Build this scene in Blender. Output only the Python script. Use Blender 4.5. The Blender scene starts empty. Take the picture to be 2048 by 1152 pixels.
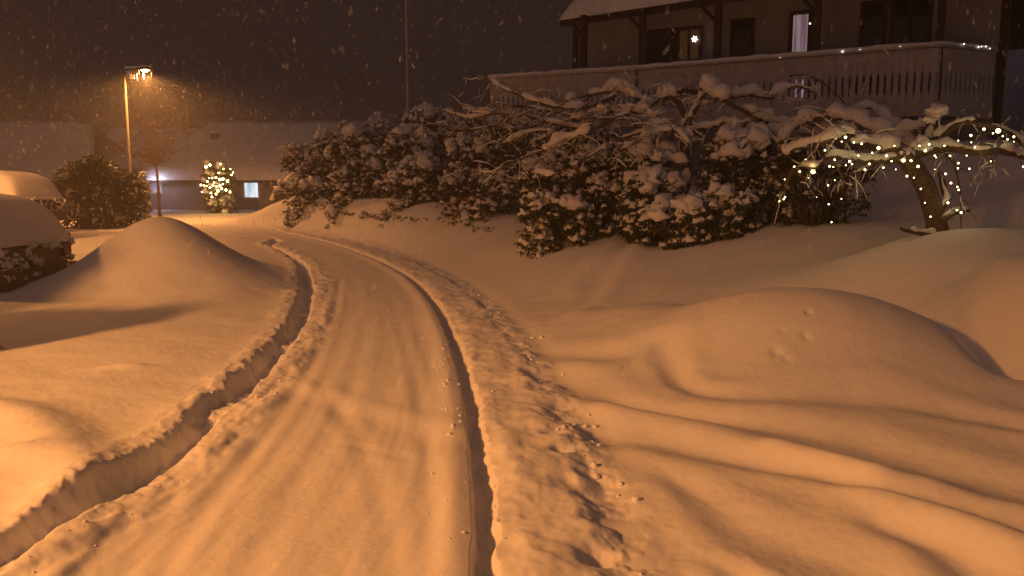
import bpy, math, random
import numpy as np
from mathutils import Vector, Matrix, noise as mnoise

random.seed(7); np.random.seed(7)
S = bpy.context.scene
col = S.collection

# ------------------------------------------------------------------ camera
CAMH, PITCH, F = 1.6, math.radians(7.5), 1607.0      # metres, rad, focal length in px of a 2048 wide frame
cam = bpy.data.cameras.new('camera'); cam.sensor_width = 36; cam.lens = F/2048*36
cam.clip_start = 0.05; cam.clip_end = 1000
co = bpy.data.objects.new('camera', cam); col.objects.link(co)
co.location = (0, 0, CAMH); co.rotation_euler = (math.radians(90)-PITCH, 0, 0)
S.camera = co
# ------------------------------------------------------------------ night sky
W = bpy.data.worlds.new('World'); S.world = W; W.use_nodes = True
nt = W.node_tree; bg = nt.nodes['Background']
sky = nt.nodes.new('ShaderNodeTexSky'); sky.sky_type = 'NISHITA'; sky.sun_disc = False
sky.sun_elevation = math.radians(-4); sky.sun_rotation = math.radians(40)
# low snow cloud lit from below by the town: warm grey over a trace of night blue
mul = nt.nodes.new('ShaderNodeMix'); mul.data_type = 'RGBA'; mul.blend_type = 'MIX'
mul.inputs[0].default_value = 0.93
mul.inputs[7].default_value = (0.27, 0.145, 0.135, 1)
nt.links.new(sky.outputs[0], mul.inputs[6]); nt.links.new(mul.outputs[2], bg.inputs[0])
bg.inputs[1].default_value = 0.085
S.view_settings.view_transform = 'Standard'; S.view_settings.look = 'None'
S.view_settings.exposure = 0; S.view_settings.gamma = 1
try:
    S.cycles.volume_bounces = 0; S.cycles.volume_step_rate = 4
except Exception: pass
SODIUM = (1.0, 0.37, 0.085)
NEAR_LAMP_W, FAR_LAMP_W, BEHIND_FILL_W = 1270, 900, 780
SIDE_FILL_W = 820
HAZE = 0.0075
# added fill for the cloud's glow: very weak, very wide, from above and behind
sn_ = bpy.data.lights.new('cloud_fill', 'SUN'); sn_.energy = .18; sn_.angle = math.radians(100); sn_.color = (1, .60, .52)
so_ = bpy.data.objects.new('cloud_fill', sn_); col.objects.link(so_); so_.rotation_euler = (math.radians(42), math.radians(-12), 0)

# ------------------------------------------------------------------ pixel -> place helpers (design aid)
cp, sp_ = math.cos(PITCH), math.sin(PITCH)
def ray(px, py):
    u = (px-1024)/F; v = (576-py)/F
    return (u, cp+v*sp_, v*cp-sp_)
def at(px, py, d):                       # point at depth d along the view
    r = ray(px, py); return Vector((r[0]*d, r[1]*d, CAMH+r[2]*d))
def onz(px, py, z=0.0):
    r = ray(px, py); t = (z-CAMH)/r[2]; return (r[0]*t, r[1]*t)

# ------------------------------------------------------------------ mesh helpers
class MB:
    def __init__(s): s.v = []; s.f = []
    def add(s, vs, fs):
        o = len(s.v); s.v.extend([tuple(p) for p in vs]); s.f.extend([tuple(i+o for i in f) for f in fs])
    def box(s, c, size, M=None):
        x, y, z = [a/2 for a in size]
        vs = [Vector((sx*x, sy*y, sz*z)) for sz in (-1, 1) for sy in (-1, 1) for sx in (-1, 1)]
        vs = [(M @ p if M else p)+Vector(c) for p in vs]
        s.add(vs, [(0,2,3,1), (4,5,7,6), (0,1,5,4), (2,6,7,3), (0,4,6,2), (1,3,7,5)])
    def tube(s, pts, rad, n=6, squash=None, lump=0):
        pts = [Vector(p) for p in pts]; k = len(pts)
        if k < 2: return
        rings = []
        up = Vector((0.12, 0.05, 1)).normalized()
        for i, p in enumerate(pts):
            t = (pts[min(i+1, k-1)]-pts[max(i-1, 0)])
            if t.length < 1e-6: t = Vector((0, 0, 1))
            t.normalize()
            a = t.cross(up)
            if a.length < 0.15: a = t.cross(Vector((0, 1, 0)))
            a.normalize(); b = a.cross(t).normalized()
            r = rad[i] if hasattr(rad, '__len__') else rad
            q = squash or 1
            rings.append([p+a*(math.cos(2*math.pi*j/n)*r)+b*(math.sin(2*math.pi*j/n)*r*q) for j in range(n)])
        vs = [q for r in rings for q in r]; fs = []
        if lump:
            for i in range(k):
                for j in range(n):
                    q = vs[i*n+j]; d_ = q-pts[i]; vs[i*n+j] = pts[i]+d_*(1+lump*mnoise.noise(q*16)+.7*lump*mnoise.noise(q*37))
        for i in range(k-1):
            for j in range(n):
                fs.append((i*n+j, i*n+(j+1) % n, (i+1)*n+(j+1) % n, (i+1)*n+j))
        fs.append(tuple(range(n-1, -1, -1))); fs.append(tuple((k-1)*n+j for j in range(n)))
        s.add(vs, fs)
    def build(s, name, mat, parent=None, smooth=False):
        me = bpy.data.meshes.new(name); me.from_pydata(s.v, [], s.f); me.materials.append(mat)
        if smooth: me.polygons.foreach_set('use_smooth', [True]*len(me.polygons))
        me.update()
        o = bpy.data.objects.new(name, me); col.objects.link(o)
        if parent:
            o.parent = parent
            o.matrix_parent_inverse = parent.matrix_basis.inverted()
        return o
def tag(o, label=None, cat=None, group=None, kind=None):
    for k, v in (('label', label), ('category', cat), ('group', group), ('kind', kind)):
        if v: o[k] = v
    return o
def empty(name, loc=(0, 0, 0), rz=0):
    o = bpy.data.objects.new(name, None); o.location = loc; o.rotation_euler = (0, 0, rz)
    o.empty_display_size = .2; col.objects.link(o); return o

def ico(level):
    import bmesh
    b = bmesh.new(); bmesh.ops.create_icosphere(b, subdivisions=level, radius=1)
    vs = np.array([tuple(v.co) for v in b.verts]); fs = [tuple(v.index for v in f.verts) for f in b.faces]
    b.free(); return vs, fs
ICO1, ICO2, ICO3 = ico(1), ico(2), ico(3)
def blob(mb, c, r, sq=0.6, rough=0.3, lvl=2, rot=0, flat=0.35):
    vs, fs = (ICO1, ICO2, ICO3)[lvl-1]
    rx, ry = (r, r) if not hasattr(r, '__len__') else r
    sx = random.uniform(0, 100)
    out = []
    cr, sr = math.cos(rot), math.sin(rot)
    for v in vs:
        d = 1+rough*mnoise.noise(Vector((v[0]*1.7+sx, v[1]*1.7, v[2]*1.7)))*1.5+rough*.55*mnoise.noise(Vector((v[0]*4+sx, v[1]*4, v[2]*4)))
        z = v[2] if v[2] > 0 else v[2]*flat
        x, y = v[0]*rx*d, v[1]*ry*d
        out.append((c[0]+x*cr-y*sr, c[1]+x*sr+y*cr, c[2]+z*max(rx, ry)*sq*d))
    mb.add(out, fs)

# ------------------------------------------------------------------ materials
def mat(name, c, rough=.8, emit=None, es=1, var=0, scale=8, c2=None, bump=0, bscale=30, spec=.3, metal=0):
    m = bpy.data.materials.new(name); m.use_nodes = True
    n = m.node_tree.nodes; l = m.node_tree.links; b = n['Principled BSDF']
    b.inputs['Base Color'].default_value = (*c, 1); b.inputs['Roughness'].default_value = rough
    b.inputs['Specular IOR Level'].default_value = spec; b.inputs['Metallic'].default_value = metal
    if emit:
        b.inputs['Emission Color'].default_value = (*emit, 1); b.inputs['Emission Strength'].default_value = es
    if c2:
        tx = n.new('ShaderNodeTexNoise'); tx.inputs['Scale'].default_value = scale; tx.inputs['Detail'].default_value = 5
        tc = n.new('ShaderNodeTexCoord'); l.new(tc.outputs['Object'], tx.inputs['Vector'])
        r = n.new('ShaderNodeValToRGB'); r.color_ramp.elements[0].color = (*c, 1); r.color_ramp.elements[1].color = (*c2, 1)
        r.color_ramp.elements[0].position = .38; r.color_ramp.elements[1].position = .62
        l.new(tx.outputs['Fac'], r.inputs[0]); l.new(r.outputs[0], b.inputs['Base Color'])
    if bump:
        tx = n.new('ShaderNodeTexNoise'); tx.inputs['Scale'].default_value = bscale; tx.inputs['Detail'].default_value = 6
        tc = n.new('ShaderNodeTexCoord'); l.new(tc.outputs['Object'], tx.inputs['Vector'])
        bp = n.new('ShaderNodeBump'); bp.inputs['Strength'].default_value = bump; bp.inputs['Distance'].default_value = .02
        l.new(tx.outputs['Fac'], bp.inputs['Height']); l.new(bp.outputs[0], b.inputs['Normal'])
    return m
M_snow = mat('snow', (.80, .80, .82), .65, bump=.16, bscale=22, spec=.15)
M_snow_soft = mat('snow_on_things', (.78, .78, .80), .7, bump=.35, bscale=30, spec=.1)
M_bark = mat('bark', (.07, .05, .035), .85, c2=(.14, .10, .07), scale=25, bump=.6, bscale=60)
M_bark_red = mat('reddish_bark', (.05, .018, .014), .85, c2=(.08, .03, .02), scale=25)
M_leaf = mat('evergreen_leaf', (.035, .05, .02), .5, c2=(.09, .09, .035), scale=4)
M_leaf_brown = mat('dull_leaf', (.04, .042, .02), .6, c2=(.11, .085, .04), scale=3)
M_leaf_dark = mat('dark_winter_leaf', (.018, .010, .008), .7, c2=(.04, .022, .016), scale=3)
M_wall = mat('cream_cladding', (.32, .34, .45), .8, c2=(.36, .38, .49), scale=2)
M_darkwood = mat('dark_stained_wood', (.028, .014, .012), .6, c2=(.04, .02, .016), scale=12)
M_white_wood = mat('white_painted_wood', (.42, .40, .40), .6, c2=(.50, .48, .48), scale=6)
M_glass = mat('dark_glass', (.012, .008, .008), .08, spec=.5)
M_metal = mat('galvanised_steel', (.09, .085, .08), .7, metal=.2)
M_blue_wall = mat('pale_blue_cladding', (.36, .46, .66), .8, c2=(.42, .50, .70), scale=2)
M_far_wall = mat('far_house_cladding', (.22, .19, .19), .8, c2=(.25, .22, .21), scale=1)
M_brick = mat('red_brown_wall', (.12, .05, .04), .8)

# ------------------------------------------------------------------ numpy noise
_perm = np.random.RandomState(3).rand(256, 256)
def vnoise(x, y):
    xi = np.floor(x).astype(int); yi = np.floor(y).astype(int); fx = x-xi; fy = y-yi
    fx = fx*fx*(3-2*fx); fy = fy*fy*(3-2*fy)
    a = _perm[xi & 255, yi & 255]; b = _perm[(xi+1) & 255, yi & 255]
    c = _perm[xi & 255, (yi+1) & 255]; d = _perm[(xi+1) & 255, (yi+1) & 255]
    return (a*(1-fx)+b*fx)*(1-fy)+(c*(1-fx)+d*fx)*fy-.5
def fbm(x, y, o=4):
    r = 0; a = 1
    for i in range(o):
        r = r+a*vnoise(x+17*i, y+31*i); x = x*2.03; y = y*2.03; a *= .5
    return r
def sstep(a, b, x):
    t = np.clip((x-a)/(b-a), 0, 1); return t*t*(3-2*t)
def smooth_poly(P, n=8):
    P = np.array(P, float); out = []
    for i in range(len(P)-1):
        p0 = P[max(i-1, 0)]; p1 = P[i]; p2 = P[i+1]; p3 = P[min(i+2, len(P)-1)]
        for k in range(n):
            t = k/n
            out.append(.5*((2*p1)+(-p0+p2)*t+(2*p0-5*p1+4*p2-p3)*t*t+(-p0+3*p1-3*p2+p3)*t**3))
    out.append(P[-1]); return np.array(out)
def poly_dist(x, y, P):
    """signed distance (positive to the right of travel) and arc length"""
    best = np.full(x.shape, 1e9); sd = np.zeros(x.shape); ss = np.zeros(x.shape); acc = 0
    for i in range(len(P)-1):
        a = P[i]; d = P[i+1]-a; L = math.hypot(*d)
        if L < 1e-9: continue
        u = d/L
        rx = x-a[0]; ry = y-a[1]
        t = rx*u[0]+ry*u[1]; tc = np.clip(t, 0, L)
        dx = rx-tc*u[0]; dy = ry-tc*u[1]; q = dx*dx+dy*dy
        m = q < best
        best = np.where(m, q, best)
        side = rx*u[1]-ry*u[0]
        sd = np.where(m, np.sign(side)*np.sqrt(q), sd); ss = np.where(m, acc+tc, ss)
        acc += L
    return sd, ss

# wheel ruts, seen in the photo and laid on the ground
RR = [(-.14, 0.2)]+[onz(*p) for p in [(950,1152),(948,1000),(936,850),(915,740),(885,650),(848,590),(800,548),(735,515),(650,486),(560,466),(470,455)]]+[(-22, 31.5), (-40, 33)]
LR = [(-2.2, .6)]+[onz(*p) for p in [(40,1120),(215,1010),(355,900),(460,800),(542,720),(590,660),(612,600),(612,552),(590,520),(540,494),(470,474)]]+[(-22, 28.7), (-40, 30)]
RR = smooth_poly(RR); LR = smooth_poly(LR)
VAL = [  # soft old tracks drifted over, running off to the right
 ([(1031,716),(1153,757),(1256,798),(1409,829),(1563,854),(1716,885),(1870,936),(2048,985),(2250,1040)], .17, .055),
 ([(1060,680),(1130,704),(1205,718),(1256,723),(1310,722),(1340,745),(1370,776),(1460,796),(1665,806),(1819,818),(2048,860)], .15, .05),
 ([(1080,780),(1179,839),(1307,870),(1409,895),(1512,921),(1640,951),(1767,990),(1921,1030),(2100,1090)], .14, .055),
 ([(1260,900),(1398,975),(1476,1033),(1535,1065),(1653,1112),(1750,1160)], .12, .04),
 ([(1660,1000),(1731,1033),(1771,1053),(1869,1092),(1947,1143),(2010,1200)], .12, .06),
 ([(1100,640),(1170,625),(1215,590),(1260,560)], .22, .05),
 ([(1040,600),(1120,590),(1180,560),(1240,530)], .25, .04),
 ([(1190,880),(1210,960),(1240,1010)], .10, .03),
 ([(1350,1060),(1450,1120),(1520,1170)], .1, .035),
]
VAL = [(smooth_poly([onz(px, py, .05) for px, py in p]), w, d) for p, w, d in VAL]
OLD = [([(330,1152),(430,1000),(540,860),(620,740),(665,640),(680,560)], .05, .009), ([(500,1152),(590,980),(670,850),(715,740),(735,640)], .07, .006),
       ([(860,1152),(862,1000),(850,880),(830,760),(800,650)], .05, .006), ([(640,770),(690,840),(740,930),(770,1050),(780,1152)], .06, .005), ([(600,905),(660,890),(730,900),(820,925)], .05, .003)]
OLD = [(smooth_poly([onz(px, py) for px, py in p]), w, d) for p, w, d in OLD]
# ridges of light snow between them
RID = [([(1200,810),(1400,860),(1560,905),(1700,950),(1850,975)], .16, .03), ([(1760,1010),(1850,1035),(1950,1070),(2048,1120)], .22, .06),
       ([(1150,640),(1230,600),(1290,560)], .2, .05), ([(1560,900),(1650,930),(1740,960)], .12, .03)]
RID = [(smooth_poly([onz(px, py, .05) for px, py in p]), w, d) for p, w, d in RID]

def local(x, y, P, margin):
    """poly_dist evaluated only near the polyline (far away: 99)"""
    lo = P.min(0)-margin; hi = P.max(0)+margin
    m = (x > lo[0]) & (x < hi[0]) & (y > lo[1]) & (y < hi[1])
    sd = np.full(x.shape, 99.0); ss = np.zeros(x.shape)
    if m.any():
        a, b = poly_dist(x[m], y[m], P); sd[m] = a; ss[m] = b
    return sd, ss
def gau(x, y, cx, cy, sx, sy, rot, h, p=2.0):
    c, s = math.cos(rot), math.sin(rot); dx = x-cx; dy = y-cy
    a = (dx*c+dy*s)/sx; b = (-dx*s+dy*c)/sy
    return h*np.exp(-((a*a+b*b)**(p/2)))
def height(x, y, fine=True):
    sR, aR = poly_dist(x, y, RR); sL, aL = poly_dist(x, y, LR)
    r = np.hypot(x, y)
    # --- right-hand bank rising to the gardens
    near = sstep(8.5, 12.5, y+.15*x)
    kf = sstep(16, 24, y)
    bank = .80*sstep(0, 1, (sR-.6+.25*kf)/(2.6-1.65*kf))*(.72+.28*sstep(12, 15, y))+.45*sstep(3.0, 6, sR)+1.1*sstep(6.5, 10.5, sR)
    bank = bank*near*sstep(-11.0, -7.0, x+.15*(y-27))
    bank = bank+.33*near*sstep(.5, 1.6, sR)*sstep(15, 22, y)*sstep(-11.0, -7.5, x)*(1-sstep(5, 9, sR))
    flat_right = .06*sstep(.8, 2.5, sR)
    z = np.where(sR > 0, np.maximum(bank, flat_right*(1-near)), 0)
    # --- far side beyond the bend
    far = sstep(2.5, 5, -sL)*sstep(15, 24, y)
    z = z+.45*far*(.6+.8*fbm(x*.25, y*.25, 2))
    z = z+.30*sstep(31, 38, y)*(sR < 3)*(1-far)
    # --- left snowfield
    jg = .05*fbm(aL*2.5, aL*0+2, 4)+.03*fbm(aL*14, aL*0+5, 3)
    lf = sstep(.05, .14, -(sL+jg)+.05*fbm(x*13, y*13, 3))
    z = z+(.05*lf+.045*sstep(.3, 1.2, -sL))*(1-far)
    z = z+.05*fbm(x*.45, y*.45, 3)*sstep(.3, 1.5, np.minimum(np.abs(sL), np.abs(sR)))
    # --- mounds
    q = np.hypot((x+5.35)/np.where(x < -5.35, 1.38, 1.75), (y-12.2)/1.85)
    q = q*(1+.10*np.sin(3*np.arctan2(y-12.2, x+5.35)+.6))
    cone = .99*np.exp(-(q**1.9)*1.9)*(1-sstep(1.05, 1.45, q))
    mA = gau(x, y, 2.62, 7.2, 1.4, 1.12, -.2, .57, 2.3)
    mB = gau(x, y, 5.35, 8.95, 1.8, 1.1, .05, .72, 2.8)
    mC = gau(x, y, 5.5, 7.55, 1.4, 1.8, 0, .86, 3.2)
    mD = gau(x, y, 1.35, 8.6, .8, .6, .2, .16)
    mE = gau(x, y, 3.0, 9.6, 1.6, .8, .1, .15)
    R = np.maximum(mB, mC); k = .12
    hh = np.clip(.5+.5*(mA-R)/k, 0, 1); R = R*(1-hh)+mA*hh+k*hh*(1-hh)*.6
    z = z+cone+R+mD+mE
    # crease between the two right mounds
    cr = smooth_poly([(4.8, 8.4), (4.35, 7.4), (4.02, 6.7), (3.9, 6.2)])
    sc, ac = local(x, y, cr, 1.2)
    z = z-.19*np.exp(-(sc/.21)**2)*(.4+.6*sstep(.3, 1.8, ac))*np.exp(-(np.maximum(0, np.hypot(x-3.9, y-7.1)-1.2)/.4)**2)
    # small pushed bank at the left edge of the frame
    pl = smooth_poly([onz(*p, .15) for p in [(-160,800),(0,812),(90,850),(150,920),(130,1010),(40,1080),(-100,1130)]])
    sp, _ = local(x, y, pl, 1.2)
    z = z+.085*np.exp(-(sp/.22)**2)
    z = z+gau(x, y, *onz(250, 722, .15), .22, .08, .2, .035)
    z = z+gau(x, y, *onz(20, 880, .2), .2, .12, .2, .06)
    # --- old soft tracks
    for P, w, d in VAL:
        s_, a_ = local(x, y, P, 1.2)
        L = np.hypot(*(P[1:]-P[:-1]).T).sum()
        env = sstep(-.01, .6, a_)*1.0
        w2 = w*(1+.35*np.sin(a_*2.1+w*40))
        z = z-.62*d*np.exp(-(s_/w2)**2)*env+.28*d*np.exp(-((np.abs(s_)-1.7*w2)/(w2))**2)*env
    for P, w, d in RID:
        s_, a_ = local(x, y, P, 1.2)
        z = z+d*np.exp(-(s_/w)**2)
    # --- packed driving lane
    lane = sstep(-.05, .25, sL)*sstep(-.95, -.35, -sR)      # between the ruts and a bit to the right
    dd = 1/(1+(r/16)**2)
    z = z+lane*(.012*fbm(x*2.2, y*1.1, 4)+.003*fbm(x*6, y*4, 3))
    # lengthwise scrape marks that follow the lane
    z = z+lane*.006*fbm(sL*7+3, aL*.35, 3)
    # left rut
    jag = .05*fbm(aL*2.5, aL*0+2, 4)+.022*fbm(aL*14, aL*0+5, 2)
    dep = .6+.5*np.clip(1.2+2.2*fbm(aL*1.1+9, aL*0, 3), 0, 1)
    for s0, wd in ((4.9, .22), (2.2, .25), (7.2, .18)):
        dep = dep*(1-.72*np.exp(-((aL-s0)/wd)**2))
    wid = (.082+.03*fbm(aL*1.5, aL*0+1, 2))
    lw = sstep(-wid-.04, -wid+.05, sL+jag+.05*fbm(x*13+4, y*13, 3)); rw = 1-sstep(wid-.03, wid+.03, sL+.6*jag)
    z = z-.085*dep*lw*rw
    z = z+.018*np.exp(-((sL+wid+.12)/.12)**2)*(1+1.6*fbm(aL*3, sL*6, 3))      # lip on the left
    z = z+.018*np.exp(-((sL-wid-.16)/.14)**2)*(1+2.5*fbm(aL*3+5, sL*6, 3))
    edge = np.exp(-((np.abs(sL)-wid-.05)/.11)**2)
    z = z+edge*(.016*fbm(x*11, y*11, 3))
    z = z+lw*rw*.035*fbm(x*12, y*12, 3)
    # right rut: a shelf stands on its left, packed strip to the right
    j2 = .035*fbm(aR*3.5+4, aR*0+3, 3)+.03*fbm(aR*11, aR*0+8, 2)
    z = z+.03*np.exp(-((sR+.10)/.10)**2)*np.where(sR < 0, 1, 0)*sstep(-.01, .02, -sR)
    w3 = .055+.02*j2
    cut = sstep(-.022, .012, sR+.25*j2)*(1-sstep(w3, w3+.06, sR+1.0*j2))
    z = z-.12*cut
    strip = sstep(w3, w3+.16, sR+.12*fbm(x*4, y*4, 3))*(1-sstep(.50, .66, sR+2.2*j2))
    z = z+.035*strip*(1+.8*fbm(aR*2, sR*4, 3))+strip*.016*fbm(x*7, y*7, 3)
    ed = np.exp(-((sR-.66+2*j2)/.14)**2)
    near2 = 1-sstep(14, 22, r)
    z = z+ed*near2*(.038*np.clip(fbm(x*5.5+3, y*5.5, 4)*1.4, -.55, .9))
    z = z-.02*np.exp(-((sR-.85)/.12)**2)
    for P_, w_, d_ in OLD:
        s_, a_ = local(x, y, P_, 1.2)
        z = z-d_*np.exp(-(s_/w_)**2)*(.6+1.2*fbm(a_*1.3, a_*0+w_*50, 2))+.5*d_*np.exp(-((np.abs(s_)-1.8*w_)/w_)**2)
    # crossing furrow in the lane
    cf = smooth_poly([onz(*p) for p in [(600,770),(700,800),(800,830),(900,860),(935,880)]])
    s_, _ = local(x, y, cf, 1.2)
    z = z+.009*np.exp(-(s_/.12)**2)-.009*np.exp(-((s_-.22)/.14)**2)
    # small prints / pits on the right mound
    for px, py, rr_, d_ in ((1550,735,.045,.022),(1572,742,.03,.016),(1612,712,.025,.028),(1608,728,.03,.02),(1560,722,.03,.014),(1700,680,.03,.02),(1210,640,.1,.02),(1145,980,.09,.05),(1190,1125,.08,.06),(1170,1000,.05,.04),(1105,880,.07,.06),(1120,915,.05,.05),(1070,785,.06,.04)):
        cx, cy = onz(px, py, .0 if px < 1300 else .15)
        z = z-gau(x, y, cx, cy, rr_, rr_*1.2, 0, d_*.8)
    # fine softness everywhere
    z = z+(.005*fbm(x*5, y*5, 3)+.012*fbm(x*1.6+40, y*2.6, 3)+.0022*fbm(x*24, y*24, 2))*(1-lane)
    return z
GX, GY, GS = -36.0, -20.0, .1
_gx, _gy = np.meshgrid(GX+GS*np.arange(620), GY+GS*np.arange(800), indexing='ij')
GRID = height(_gx.ravel(), _gy.ravel()).reshape(_gx.shape)
def hz(x, y):                            # ground height, looked up
    a = min(max((x-GX)/GS, 0), 618.9); b = min(max((y-GY)/GS, 0), 798.9); i, j = int(a), int(b); a -= i; b -= j
    return float((GRID[i, j]*(1-a)+GRID[i+1, j]*a)*(1-b)+(GRID[i, j+1]*(1-a)+GRID[i+1, j+1]*a)*b)

# ------------------------------------------------------------------ ground: one sheet, fine near the road, out to the horizon
def build_ground():
    fine = np.linspace(-44, 44, 1250); coarse = np.linspace(44, 316, 120)[1:-1]
    th = np.radians(np.concatenate([fine, coarse]))
    rad = np.concatenate([np.linspace(.25, 2.4, 30)[:-1], np.geomspace(2.4, 60, 820), np.geomspace(60, 600, 40)[1:]])
    R_, T = np.meshgrid(rad, th, indexing='ij')
    x = (R_*np.sin(T)).ravel(); y = (R_*np.cos(T)).ravel()
    z = height(x, y)
    nr, ntc = len(rad), len(th)
    v = np.stack([x, y, z], 1)
    v = np.vstack([v, [[0, 0, z[:ntc].mean()]]])
    i = np.arange(nr-1)[:, None]; j = np.arange(ntc)[None, :]; j2 = (j+1) % ntc
    quads = np.stack([i*ntc+j, (i+1)*ntc+j, (i+1)*ntc+j2, i*ntc+j2], -1).reshape(-1, 4)
    tri = [(len(v)-1, k, (k+1) % ntc) for k in range(ntc)]
    me = bpy.data.meshes.new('snowy_ground')
    nl = len(quads)*4+len(tri)*3
    me.vertices.add(len(v)); me.vertices.foreach_set('co', v.astype(np.float32).ravel())
    me.loops.add(nl)
    me.loops.foreach_set('vertex_index', np.concatenate([quads[:, ::-1].ravel(), np.array(tri)[:, ::-1].ravel()]).astype(np.int32))
    me.polygons.add(len(quads)+len(tri))
    st = np.concatenate([np.arange(len(quads))*4, len(quads)*4+np.arange(len(tri))*3]).astype(np.int32)
    me.polygons.foreach_set('loop_start', st)
    me.update(calc_edges=True); me.validate()
    me.polygons.foreach_set('use_smooth', [True]*len(me.polygons))
    me.materials.append(M_snow)
    if me.polygons[1000].normal.z < 0: me.flip_normals()
    o = bpy.data.objects.new('ground', me); col.objects.link(o); o['kind'] = 'structure'
    return o
build_ground()

# crumbs of snow thrown out along the ruts
def crumbs():
    mb = MB(); L = []
    def along(P, off, spread, n, rmin, rmax, a0=0, a1=1e9):
        seg = np.hypot(*(P[1:]-P[:-1]).T); ac = np.concatenate([[0], np.cumsum(seg)])
        for _ in range(n):
            a = random.uniform(max(a0, 0), min(a1, ac[-1]))
            i = min(np.searchsorted(ac, a)-1, len(seg)-1); i = max(i, 0)
            t = (a-ac[i])/seg[i]; p = P[i]*(1-t)+P[i+1]*t; u = (P[i+1]-P[i])/seg[i]
            # crumbs gather in bunches
            if vnoise(np.array([a*1.6+off*10]), np.array([off]))[0] < random.uniform(-.3, .25): continue
            o_ = off+random.gauss(0, spread)
            L.append((p[0]+u[1]*o_, p[1]-u[0]*o_, rmin+(rmax-rmin)*random.random()**3))
    along(LR, -.20, .07, 50, .004, .014, 1.2, 10)
    along(LR, .20, .08, 80, .004, .016, 1.2, 10)
    along(RR, .70, .09, 150, .005, .024, 2.5, 12)
    along(RR, .12, .04, 80, .004, .012, 2.5, 10)
    along(RR, -.12, .06, 90, .005, .018, 2.5, 9)
    xs = np.array([l[0] for l in L]); ys = np.array([l[1] for l in L]); zs = height(xs, ys)
    for (x, y, r), z in zip(L, zs):
        blob(mb, (x, y, z+r*.25), (r, r*random.uniform(.7, 1.1)), .8, .45, 2, random.random()*6, .9)
    o = mb.build('snow_crumbs', M_snow_soft, smooth=True); o['kind'] = 'stuff'
crumbs()

# ------------------------------------------------------------------ street lamps
M_lampglow = mat('sodium_lamp_glass', (.9, .6, .3), .3, emit=(1, .45, .12), es=60)
def street_lamp(x, y, head, watts, label, arm=(1, 0), ice=True, blend=.5, soft=.12, cone=164):
    z0 = hz(x, y)-.15; t = empty('street_lamp', (x, y, z0))
    tag(t, label, 'street lamp')
    a = Vector((arm[0], arm[1], 0)).normalized()
    p = MB(); p.tube([(x, y, z0), (x, y, z0+1.2), (x, y, z0+1.25), (x, y, head-.05)], [.085, .08, .058, .045], 14)
    p.build('pole', M_metal, t, True)
    m = MB(); m.tube([Vector((x, y, head-.12)), Vector((x, y, head+.02))+a*.06, Vector((x, y, head+.07))+a*.3, Vector((x, y, head+.08))+a*.62], [.042, .04, .034, .03], 10)
    m.build('arm', M_metal, t, True)
    hc = Vector((x, y, head+.06))+a*.86; ang = math.atan2(a.y, a.x)
    h = MB(); n = 18; rings = []
    for (f, hh, ww) in ((-.30, .03, .05), (-.26, .06, .09), (-.1, .085, .14), (.1, .09, .16), (.24, .075, .13), (.31, .04, .06)):
        rings.append([hc+Matrix.Rotation(ang, 3, 'Z') @ Vector((f, math.cos(2*math.pi*k/n)*ww, max(math.sin(2*math.pi*k/n)*hh, -.03))) for k in range(n)])
    fs = [(i*n+k, i*n+(k+1) % n, (i+1)*n+(k+1) % n, (i+1)*n+k) for i in range(5) for k in range(n)]
    fs += [tuple(range(n)), tuple(5*n+k for k in range(n))]
    h.add([q for r_ in rings for q in r_], fs)
    ho = h.build('lamp_head', M_metal, t, True)
    g = MB(); vs, f2 = ICO2
    g.add([hc+Matrix.Rotation(ang, 3, 'Z') @ Vector((v[0]*.17+.03, v[1]*.10, -.03+min(v[2], .0)*.085)) for v in vs], f2)
    g.build('glass_bowl', M_lampglow, ho, True)
    s = MB()
    for k in range(9):
        f = -.75+k*.125
        blob(s, hc+a*f+Vector((0, 0, .06 if f > -.3 else .05)), (.10, .09 if f > -.3 else .045), .9, .4, 2, ang, .2)
    s.build('snow_cap', M_snow_soft, t, True)
    if ice:
        for f, L in ((-.76, .30), (-.70, .18), (-.63, .36), (-.55, .26), (-.47, .40), (-.40, .30), (-.33, .42), (.30, .36), (.34, .22), (-.24, .2), (-.05, .55)):
            ic = MB(); b0 = hc+a*f+Vector((0, random.uniform(-.02, .02), -.02))
            ic.tube([b0, b0+Vector((.01, 0, -L*.5)), b0+Vector((.015, 0, -L))], [.032, .020, .004], 7)
            ic.build('icicle', M_ice, t, True)
    ld = bpy.data.lights.new('sodium_light', 'SPOT'); ld.energy = watts*4; ld.color = SODIUM
    ld.spot_size = math.radians(cone); ld.spot_blend = blend; ld.shadow_soft_size = soft
    lo = bpy.data.objects.new('sodium_light', ld); col.objects.link(lo)
    lo.location = hc-Vector((0, 0, .16)); lo.parent = t; lo.matrix_parent_inverse = t.matrix_basis.inverted()
    return t
M_ice = mat('ice', (.75, .75, .78), .15, spec=.5)
lamp2 = at(268, 445, 32.5)
street_lamp(lamp2.x-.02, lamp2.y, 5.95, FAR_LAMP_W, 'lit street lamp on a tall pole with icicles under its arm, beyond the mound', arm=(1, -.15), blend=.4, cone=172)
street_lamp(-8.9, 0.0, 5.0, NEAR_LAMP_W, 'lit street lamp at the left of the driveway close to the viewer', arm=(1, 0), ice=False, soft=.45, cone=170, blend=.35)
street_lamp(-11.5, -6.0, 6.5, BEHIND_FILL_W, 'unseen street lamp added behind the viewer as fill', arm=(1, 0), ice=False, soft=.5)  # unseen lamp added as a soft fill for the shaded snow

street_lamp(-15.6, 15.0, 5.8, SIDE_FILL_W, 'unseen street lamp added at the far left to light the hedge and field', arm=(1, -.1), ice=False, soft=.2)  # out-of-view lamp added to light the hedge fronts and shaded field

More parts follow.
